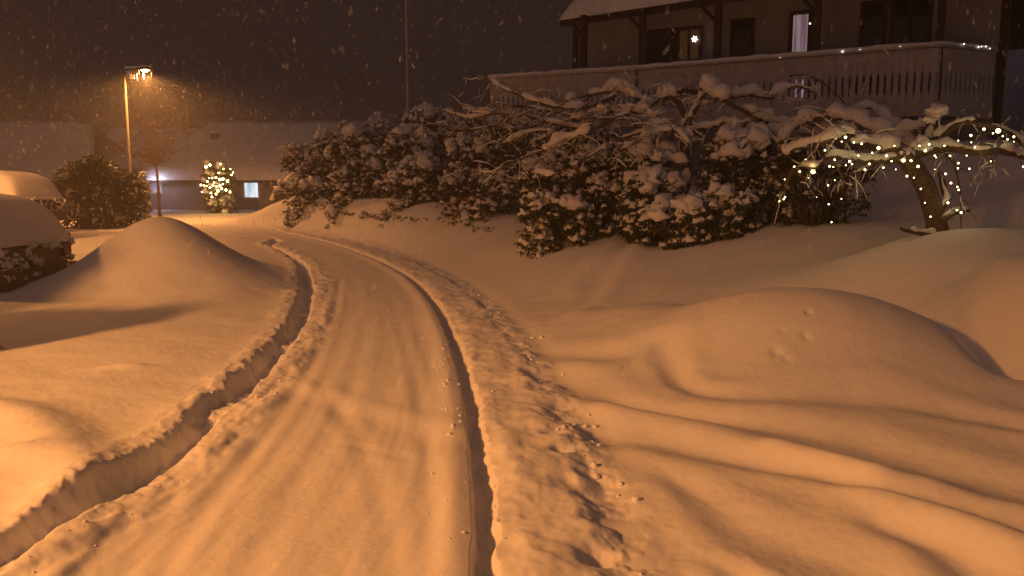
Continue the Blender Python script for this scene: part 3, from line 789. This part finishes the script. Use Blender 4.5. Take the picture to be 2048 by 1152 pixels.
shrub([lobe(1480,350,12.6,76,90), lobe(1450,430,12,66,52), lobe(1525,410,12.3,46,62), lobe(1510,290,12.8,66,50)], 1600, .13, 'darkest evergreen shrub nearest the tree with string lights', group=G1, snow=.42, snow_r=.055, twigs=40)
shrub([lobe(1630,350,11.6,50,26), lobe(1700,348,11.4,46,20), lobe(1580,330,11.8,36,40)], 330, .11, 'low shrub standing in for the dark shade under the fairy-lit branches', snow=.1, snow_r=.04, ml=M_leaf, twigs=30)  # shrub added to stand for the dark shadowed area under the branches
# row of leaf tips poking out of the bank
m = MB(); tb = at(740, 425, 20)
for (x0, y0, x1, y1, n) in ((608,402,700,430,60), (690,425,790,440,60), (790,436,860,446,16), (905,450,985,462,6)):
    for k in range(n):
        f = random.random(); px = x0+(x1-x0)*f; py = y0+(y1-y0)*f+random.uniform(-5, 6)
        # march the sight line down to the bank so that the tips grow from it
        d = 14.0
        while d < 30:
            p = at(px, py, d)
            if p.z < hz(p.x, p.y)+.02: break
            d += .25
        if d >= 29: continue
        for j in range(5):
            leaf(m, p+Vector((random.uniform(-.05, .05), random.uniform(-.05, .05), .02)), Vector((random.uniform(-1, 1), random.uniform(-1, .3), random.uniform(-.1, .7))), .13, .05, .4)
tag(m.build('creeping_juniper', M_leaf_brown), 'row of dark leaf tips poking out of the snow bank below the hedge', 'plant')
# snowy bushes added just left of the view to throw the long soft shade over the field, the car and the lane
def wl_(x, y, zz_, rx, ry, rz_): return (Vector((x, y, hz(x, y)+zz_)), rx, ry, rz_)
shrub([wl_(-5.3, 6.9, .6, .6, .45, .7), wl_(-6.2, 6.8, .55, .6, .5, .65)], 600, .14, 'low snowy bush added out of view to shade the field', group='unseen shade bushes left of the field', twigs=8)
shrub([wl_(-7.3, 6.6, 1.3, .75, .6, 1.4), wl_(-8.6, 6.5, 1.2, .8, .6, 1.3)], 1000, .14, 'tall snowy bush added out of view to shade the parked car', group='unseen shade bushes left of the field', twigs=8)
# dark spruce-like bush at the foot of the far hedge end, dark shrubs by the lamp
shrub([lobe(580,385,30,26,26), lobe(566,395,30,20,18)], 300, .16, 'low dark bush at the foot of the far hedge end', ml=M_leaf, snow=.4, snow_r=.08, twigs=6)
G2 = 'dark shrubs by the lamp post'
shrub([lobe(150,365,27,38,44), lobe(185,350,27.5,36,42)], 600, .18, 'dark reddish shrub nearest the snow-covered cars', group=G2, ml=M_leaf_dark, snow=.05, snow_r=.08, twigs=40, barkm=M_bark_red)
shrub([lobe(230,375,29,38,36), lobe(262,378,29,26,34), lobe(215,350,29.5,26,30)], 600, .18, 'dark reddish shrub just left of the lamp post', group=G2, ml=M_leaf_dark, snow=.05, snow_r=.08, twigs=40, barkm=M_bark_red)
shrub([lobe(284,380,30.5,14,38)], 160, .16, 'narrow pale green shrub just right of the lamp post', ml=M_leaf, snow=.5, snow_r=.08, twigs=8)

def curve(ctrl, n=6):
    P = smooth_poly([tuple(c) for c in ctrl], n); return [Vector(p) for p in P]
class Tree:
    def __init__(s, name, label, cat, base, group=None, snow_k=1.0, bark=M_bark):
        s.t = empty(name, tuple(base)); tag(s.t, label, cat, group); s.w = MB(); s.s = MB(); s.tr = MB(); s.k = snow_k; s.bark = bark
    def limb(s, ctrl, r0, r1, snow=None, trunk=False, n=6, wig=.0, sides=7):
        P = curve(ctrl, n); N = len(P)
        if wig: P = [p+wig*mnoise.noise_vector(p*3.1)*min(1, i/3) for i, p in enumerate(P)]
        rr = [(r0+(r1-r0)*i/(N-1))*(1+.2*mnoise.noise(p*6)) for i, p in enumerate(P)]
        (s.tr if trunk else s.w).tube(P, rr, sides)
        sw = snow if snow is not None else r0*1.1
        if sw > 0: s.snow(P, rr, sw)
        return P
    def snow(s, P, rr, sw):
        run = []; 
        def flush(run):
            if len(run) > 2:
                k = len(run)-1
                s.s.tube([q for q, _ in run], [max(.004, w*math.sin(math.pi*min(1, (i+.25)/1.6)*.5)*math.sin(math.pi*min(1, (k-i+.25)/1.6)*.5)) for i, (_, w) in enumerate(run)], 11, .85, .55)
        for i, p in enumerate(P):
            t = (P[min(i+1, len(P)-1)]-P[max(i-1, 0)]).normalized()
            hor = math.sqrt(max(0, 1-t.z*t.z))
            w = sw*s.k*(.35+.75*hor)*(1+1.1*mnoise.noise(p*4.3+Vector((9, 0, 0))))
            if mnoise.noise(p*3.3) < -.34: flush(run); run = []; continue
            run.append((p+Vector((0, 0, rr[i]*.4+w*.62)), w))
        flush(run)
    def twigs(s, P, n, L, r=.008, droop=.6, snow=.012, up=.2, branch=True):
        for _ in range(n):
            i = random.randrange(1, len(P)); b = P[i]
            d = Vector((random.gauss(0, 1), random.gauss(0, .8), random.gauss(up, .5))).normalized(); l = L*random.uniform(.4, 1.2)
            pts = [b]; q = b.copy(); nseg = 8
            for k in range(nseg):
                d = (d+Vector((0, 0, -droop*.16))+.42*mnoise.noise_vector(q*5+Vector((k, _, 0)))).normalized(); q = q+d*l/nseg; pts.append(q.copy())
            g = [p for p in pts if p.z > hz(p.x, p.y)+.02] if pts[-1].z < 1.2 else pts
            if len(g) < 4: continue
            pts = g
            s.w.tube(pts, [r*(1-.8*k/len(pts)) for k in range(len(pts))], 5)
            if snow and random.random() < .55: s.snow(pts, [r]*len(pts), snow)
            if branch and random.random() < .7: s.twigs(pts, 2, L*.45, r*.6, droop, snow*.7, up, False)
    def done(s):
        if s.tr.v: s.tr.build('trunk', s.bark, s.t, True)
        s.w.build('branches', s.bark, s.t, True)
        if s.s.v: s.s.build('snow_layer', M_snow_soft, s.t, True)
        return s.t
def L3(pts, d0, dd=0, amp=.25, ph=0):
    n = len(pts); return [at(x, y, d0+dd*i/(n-1)+amp*math.sin(i*1.3+ph)*min(1, i/2)) for i, (x, y) in enumerate(pts)]
# --- spreading contorted tree
bs = at(1365, 440, 12.9)
T1 = Tree('contorted_tree', 'spreading contorted tree with thick pads of snow on its twisted branches', 'tree', (bs.x, bs.y, hz(bs.x, bs.y)))
P = T1.limb([Vector((bs.x, bs.y, hz(bs.x, bs.y)-.1))]+L3([(1362,400),(1375,350),(1368,300),(1376,245)], 12.9), .10, .07, .09, True)
T1.limb(L3([(1376,330),(1340,320),(1312,290),(1318,250)], 12.8), .045, .03, .10)
jt = (1376, 245)
L = []
L.append((T1.limb(L3([jt,(1345,196),(1290,213),(1232,238),(1180,262),(1130,282),(1085,302)], 12.8, -.3, .2), .05, .015, .09), 16))
L.append((T1.limb(L3([jt,(1400,190),(1345,184),(1300,203),(1240,182),(1185,190),(1130,205)], 12.9, .5, .2, 1), .045, .02, .095), 14))
L.append((T1.limb(L3([jt,(1410,185),(1440,198),(1500,228),(1560,252),(1640,272),(1700,275)], 12.7, -.2, .2, 2), .045, .018, .11), 14))
L.append((T1.limb(L3([(1440,198),(1500,190),(1545,196),(1590,172),(1640,190)], 12.8, .3, .2), .03, .015, .09), 8))
L.append((T1.limb(L3([(1232,190),(1180,215),(1120,215),(1060,200),(1010,178),(975,158)], 13.0, .9, .2, 1), .03, .010, .05), 22))
L.append((T1.limb(L3([(1185,262),(1120,250),(1050,232),(990,228),(940,235),(890,222)], 13.2, 2.6, .3), .03, .010, .04), 34))
L.append((T1.limb(L3([(1130,282),(1060,270),(1000,250),(930,262),(870,250)], 13.4, 2.8, .3), .022, .008, .03), 34))
L.append((T1.limb(L3([(1085,302),(1030,322),(980,345),(930,340)], 13.0, 1.5, .2), .018, .007, .025), 26))
L.append((T1.limb(L3([(1232,238),(1160,235),(1100,222),(1030,212),(960,225),(900,205)], 13.1, 2.4, .3), .022, .008, .035), 30))
L.append((T1.limb(L3([(1560,290),(1590,255),(1640,236),(1700,240),(1750,262),(1800,285),(1850,300)], 12.2, -.9, .2), .05, .02, .10), 12))
L.append((T1.limb(L3([(1580,152),(1610,150),(1640,162),(1665,182),(1692,208)], 12.4, 0, .1), .012, .010, .0), 2))
L.append((T1.limb(L3([(1700,230),(1740,215),(1765,235),(1800,262),(1850,250)], 12.0, -.6, .2), .03, .012, .09), 8))
L.append((T1.limb(L3([(1376,260),(1420,255),(1460,245),(1520,262),(1570,300)], 12.8, -.4, .2), .035, .012, .08), 8))
L.append((T1.limb(L3([(1300,260),(1250,275),(1200,300),(1150,330),(1110,350),(1070,345)], 12.8, -.2, .2), .02, .008, .04), 14))
L.append((T1.limb(L3([(1240,215),(1190,240),(1130,262),(1070,262),(1020,282),(980,300)], 13.2, 1.5, .2), .02, .008, .05), 20))
L.append((T1.limb(L3([(1380,290),(1350,262),(1300,268),(1262,290),(1210,318)], 12.5, -.2, .2), .02, .008, .04), 10))
for P, n in L: T1.twigs(P, int(n*1.6), .6, .008, .7, .011, .15)
T1.twigs(P, 6, .9, .008, .1, .012, .8)
# thick snow pads
for px, py, w, h in ((1200,210,26,18),(1270,208,34,20),(1160,224,24,14),(1300,220,30,14),(1400,196,26,12),(1325,238,26,18),(1372,262,24,30),(1316,305,18,26),(1480,235,30,16),(1525,250,34,18),(1590,192,30,12),(1640,232,34,16),(1695,240,26,14),(1480,262,30,18),(1440,280,26,14),(1745,258,26,14),(1560,262,40,18)):
    c = at(px, py, 12.75+random.uniform(-.15, .1)); c.z -= .07; blob(T1.s, c, (w/F*12.7*.9, w/F*12.7*.6), h/w*.55, .95, 3, random.random()*3, .5)
T1.done()
# --- tree with string lights
bs = at(1880, 470, 9.6)
T2 = Tree('weeping_tree', 'small weeping tree wound with warm string lights behind the right mound', 'tree', (bs.x, bs.y, hz(bs.x, bs.y)), snow_k=.9)
tp = L3([(1868,430),(1852,378),(1828,335),(1808,314)], 9.6, 0, .05)
T2.limb([Vector((bs.x, bs.y, hz(bs.x, bs.y)-.15))]+tp, .125, .10, .03, True)
T2.limb([tp[0], at(1893,400,9.6), at(1888,378,9.7), at(1880,345,9.8)], .05, .03, .03)
T2.limb([tp[0]+Vector((0,0,-.1))]+L3([(1890,436),(1910,425),(1938,421)], 9.5), .05, .02, .03)
T2.limb([at(1868,470,9.5), at(1838,466,9.4), at(1808,460,9.3), at(1800,455,9.3)], .035, .015, .04)
LL = []
c0 = (1808, 314)
LL.append(T2.limb(L3([c0,(1765,296),(1715,285),(1688,270),(1650,283),(1605,293),(1563,310)], 9.6, .2, .15), .07, .015, .075))
LL.append(T2.limb(L3([c0,(1760,322),(1705,320),(1665,312),(1628,335),(1598,332),(1570,362)], 9.6, -.3, .15), .05, .012, .045))
LL.append(T2.limb(L3([c0,(1850,304),(1900,296),(1950,304),(2000,302),(2050,316),(2110,340)], 9.6, -.3, .12), .065, .02, .06))
LL.append(T2.limb(L3([c0,(1838,292),(1880,272),(1925,246),(1975,252),(2020,268),(2056,300),(2085,350)], 9.6, .1, .12), .055, .02, .055))
LL.append(T2.limb(L3([(1838,295),(1862,262),(1870,228)], 9.6), .03, .02, .07))
LL.append(T2.limb(L3([(1870,290),(1905,322),(1918,372),(1922,425),(1921,475)], 9.6, -.1, .06), .02, .005, .0))
LL.append(T2.limb(L3([(1660,312),(1680,345),(1690,365),(1705,372)], 9.4, 0, .05), .015, .005, .012))
LL.append(T2.limb(L3([(1590,333),(1575,362),(1568,395),(1556,408)], 9.4, 0, .05), .015, .005, .012))
LL.append(T2.limb(L3([(1760,322),(1720,342),(1700,350),(1650,360)], 9.7, 0, .05), .03, .010, .04))
for i, P in enumerate(LL): T2.twigs(P, 12 if i < 4 else 4, .42, .007, 1.1, .010, -.1)
for i, P in enumerate(LL[:4]): T2.twigs(P, 8, .45, .006, .1, .010, .9)
for px, py, w, h in ((1812,314,18,18),(1688,262,22,16),(1872,225,18,16),(1720,280,20,10),(1860,240,12,10)):
    blob(T2.s, at(px, py, 9.6), (w/F*9.6, w/F*9.6*.8), h/w, .5, 3, 0, .6)
T2.done()
# bulbs wound on it
bp = [(618,275,1),(688,268,1.3),(748,305,1),(803,315,1.1),(540,362,1),(610,370,1),(983,402,1.2),(320,482,1.2),(358,515,1.1),(455,515,2.0),(485,475,1.3),(573,478,1.1),(600,482,.8),(610,430,1),(718,442,1.2),(735,462,.9),(860,460,1.1),(828,502,1.1),(960,487,1),(250,572,.8),(610,577,.7),(562,615,.9),(212,728,1.2),(252,700,.9),(243,715,.8),(567,750,.9),(658,712,.7),(587,880,.9),(925,345,1.5),(1105,435,1.6),(1160,437,1.2),(1290,320,1.1),(1262,365,1.3),(1210,478,1.3),(1130,548,1.1),(1340,413,.7),(1440,402,1),(1408,532,1.1),(1500,455,1),(1497,492,.9),(1580,495,.9),(1447,598,1.1),(1493,625,.9),(1503,647,1.0),(1425,740,1.2),(1490,793,1),(1520,810,1.2),(1502,963,1.2),(1590,255,1.2),(1593,305,.8),(1500,293,.8),(1685,210,1.3),(1787,222,2.0),(1855,283,1),(1900,265,1.1),(1702,376,1.3),(1733,443,1),(1900,387,1),(1968,480,1),(420,560,.6),(480,700,.5),(660,300,.8),(1050,500,.7),(1220,330,.9),(1330,500,.6),(1900,300,.6),(1180,560,.8),(1230,640,.9),(1260,740,.8),(1300,840,.9),(1330,400,.9),(1400,330,.9),(690,470,.8),(780,400,.9),(880,380,.9),(1020,440,.9),(1040,330,.8),(400,430,.9),(530,430,.9),(1750,240,.9),(1820,260,.9),(1620,340,.9),(1780,380,.9),(1560,400,.8)]
pts = [(at(1500+x/3.6, 200+y/3.6, 9.38+random.uniform(-.12, .1)), k) for x, y, k in bp]
def near_wire(pts, maxd=.55):
    ps = [p for p, _ in pts]; left = ps[1:]; run = [ps[0]]; runs = []
    while left:
        j = min(range(len(left)), key=lambda i: (left[i]-run[-1]).length); q = left.pop(j)
        if (q-run[-1]).length > maxd: runs.append(run); run = [q]
        else:
            mid = (q+run[-1])/2+Vector((0, .04, -.03)); run += [mid, q]
    runs.append(run); return [r for r in runs if len(r) > 1]
bulbs('string_lights', 'long string of warm lights wound round the small weeping tree', pts, .0105, M_bulb, wire=near_wire(pts), wm=M_wire)
def glow(p, w, c=(1, .80, .27)):
    l = bpy.data.lights.new('bulb_light', 'POINT'); l.energy = w*.26; l.color = c; l.shadow_soft_size = .05
    o = bpy.data.objects.new('bulb_light', l); col.objects.link(o); o.location = p
for px, py, d, w in ((1625,335,9.2,.9),(1690,290,9.2,.9),(1800,330,9.15,1.3),(1990,262,9.2,1.3),(1905,400,9.3,.9),(1970,315,9.2,.8),(1565,395,9.2,.4),(1740,325,9.2,.7)):
    glow(at(px, py, d), w)
# --- far bush with lights
fb = [lobe(436,362,41,34,36), lobe(430,345,41,24,22), lobe(440,385,41,22,16)]
shrub(fb, 420, .22, 'round bush covered in yellow fairy lights in front of the bungalow', ml=M_leaf, snow=.3, snow_r=.12, twigs=20, cat='bush', name='garden_bush')
pts = []
for x, y in [(412,334),(420,330),(441,328),(447,338),(461,338),(466,345),(463,350),(418,356),(424,356),(432,355),(440,359),(446,358),(402,370),(408,371),(413,372),(420,375),(426,371),(433,373),(440,371),(446,368),(404,384),(422,386),(432,388),(436,382),(443,377),(452,380),(424,394),(460,384),(415,363),(437,346),(455,362),(428,365)]:
    pts.append((at(x, y, 39.8+random.uniform(-.4, .2)), random.uniform(.7, 1.5)))
bulbs('string_lights', 'yellow fairy lights spread over the round bush by the bungalow', pts, .042, M_bulb_far, wire=near_wire(pts, 1.2), wm=M_wire)
glow(at(430, 365, 39), 22)
# --- bare reddish tree behind the lamp
bs = at(318, 415, 37)
T3 = Tree('bare_tree', 'bare reddish tree with a fan of fine twigs beside the lamp post', 'tree', (bs.x, bs.y, hz(bs.x, bs.y)), bark=M_bark_red)
P0 = T3.limb([Vector((bs.x, bs.y, hz(bs.x, bs.y)-.1)), at(316,370,37), at(312,330,37)], .075, .05, 0, True)
_r_ = (.020, .006)
for k in range(22):
    a = math.radians(-75+150*k/25+random.uniform(-6, 6)); L = random.uniform(60, 110)
    P = T3.limb([at(312,330,37), at(312+math.sin(a)*L*.5, 330-math.cos(a)*L*.55, 37+random.uniform(-1, 1)), at(312+math.sin(a)*L, 330-math.cos(a)*L*1.0, 37+random.uniform(-1.6, 1.6))], *_r_, 0, wig=.2, sides=5)
    T3.twigs(P, 7, 1.1, .010, -.1, 0, .5)
T3.done()

# ------------------------------------------------------------------ falling snow
M_flake = bpy.data.materials.new('fluffy_flake'); M_flake.use_nodes = True      # loose clumps of crystals: mostly air
_n = M_flake.node_tree.nodes; _n['Principled BSDF'].inputs['Base Color'].default_value = (.8, .8, .82, 1); _n['Principled BSDF'].inputs['Roughness'].default_value = .9
_n['Principled BSDF'].inputs['Alpha'].default_value = .15
def snowfall():
    rs = np.random.RandomState(5); base = np.array([(1,0,0),(-1,0,0),(0,1,0),(0,-1,0),(0,0,2.3),(0,0,-2.3)], float)
    faces = np.array([(0,2,4),(2,1,4),(1,3,4),(3,0,4),(2,0,5),(1,2,5),(3,1,5),(0,3,5)])
    n = 22000
    y = 8+32*rs.rand(n)**.75; x = (rs.rand(n)*2-1)*(.75*y+1.5); z = .3+11*rs.rand(n)
    sz = .011+.016*rs.rand(n)**2
    # extra flakes packed beside the far lamp to imitate its grainy glow cone
    n2 = 1500; a = rs.randn(n2, 3)*np.array([1.5, 1.6, 1.3])+np.array([lamp2.x+2.0, lamp2.y-.5, 4.2])
    x = np.r_[x, a[:, 0]]; y = np.r_[y, a[:, 1]]; z = np.r_[z, a[:, 2]]; sz = np.r_[sz, .005+.006*rs.rand(n2)]
    k = len(x)
    sc = sz[:, None, None]*(base[None]*(1+.2*rs.randn(k, 6, 1)))
    tilt = rs.randn(k, 1)*.25; sc[:, :, 0] += sc[:, :, 2]*tilt
    v = sc+np.stack([x, y, z], 1)[:, None, :]
    f = faces[None]+(np.arange(k)*6)[:, None, None]
    me = bpy.data.meshes.new('falling_snow'); me.from_pydata(v.reshape(-1, 3).tolist(), [], f.reshape(-1, 3).tolist()); me.materials.append(M_flake)
    o = bpy.data.objects.new('falling_snow', me); col.objects.link(o); o['kind'] = 'stuff'
snowfall()
# ------------------------------------------------------------------ haze of fine snow in the air
if HAZE:
    m = bpy.data.materials.new('haze'); m.use_nodes = True; n = m.node_tree.nodes; n.remove(n['Principled BSDF'])
    v = n.new('ShaderNodeVolumePrincipled'); v.inputs['Color'].default_value = (.92, .92, .95, 1); v.inputs['Density'].default_value = HAZE
    v.inputs['Anisotropy'].default_value = .35
    m.node_tree.links.new(v.outputs[0], n['Material Output'].inputs['Volume'])
    mb = MB(); mb.box((0, 25, 5.5), (170, 120, 14)); o = mb.build('haze', m); o['kind'] = 'stuff'
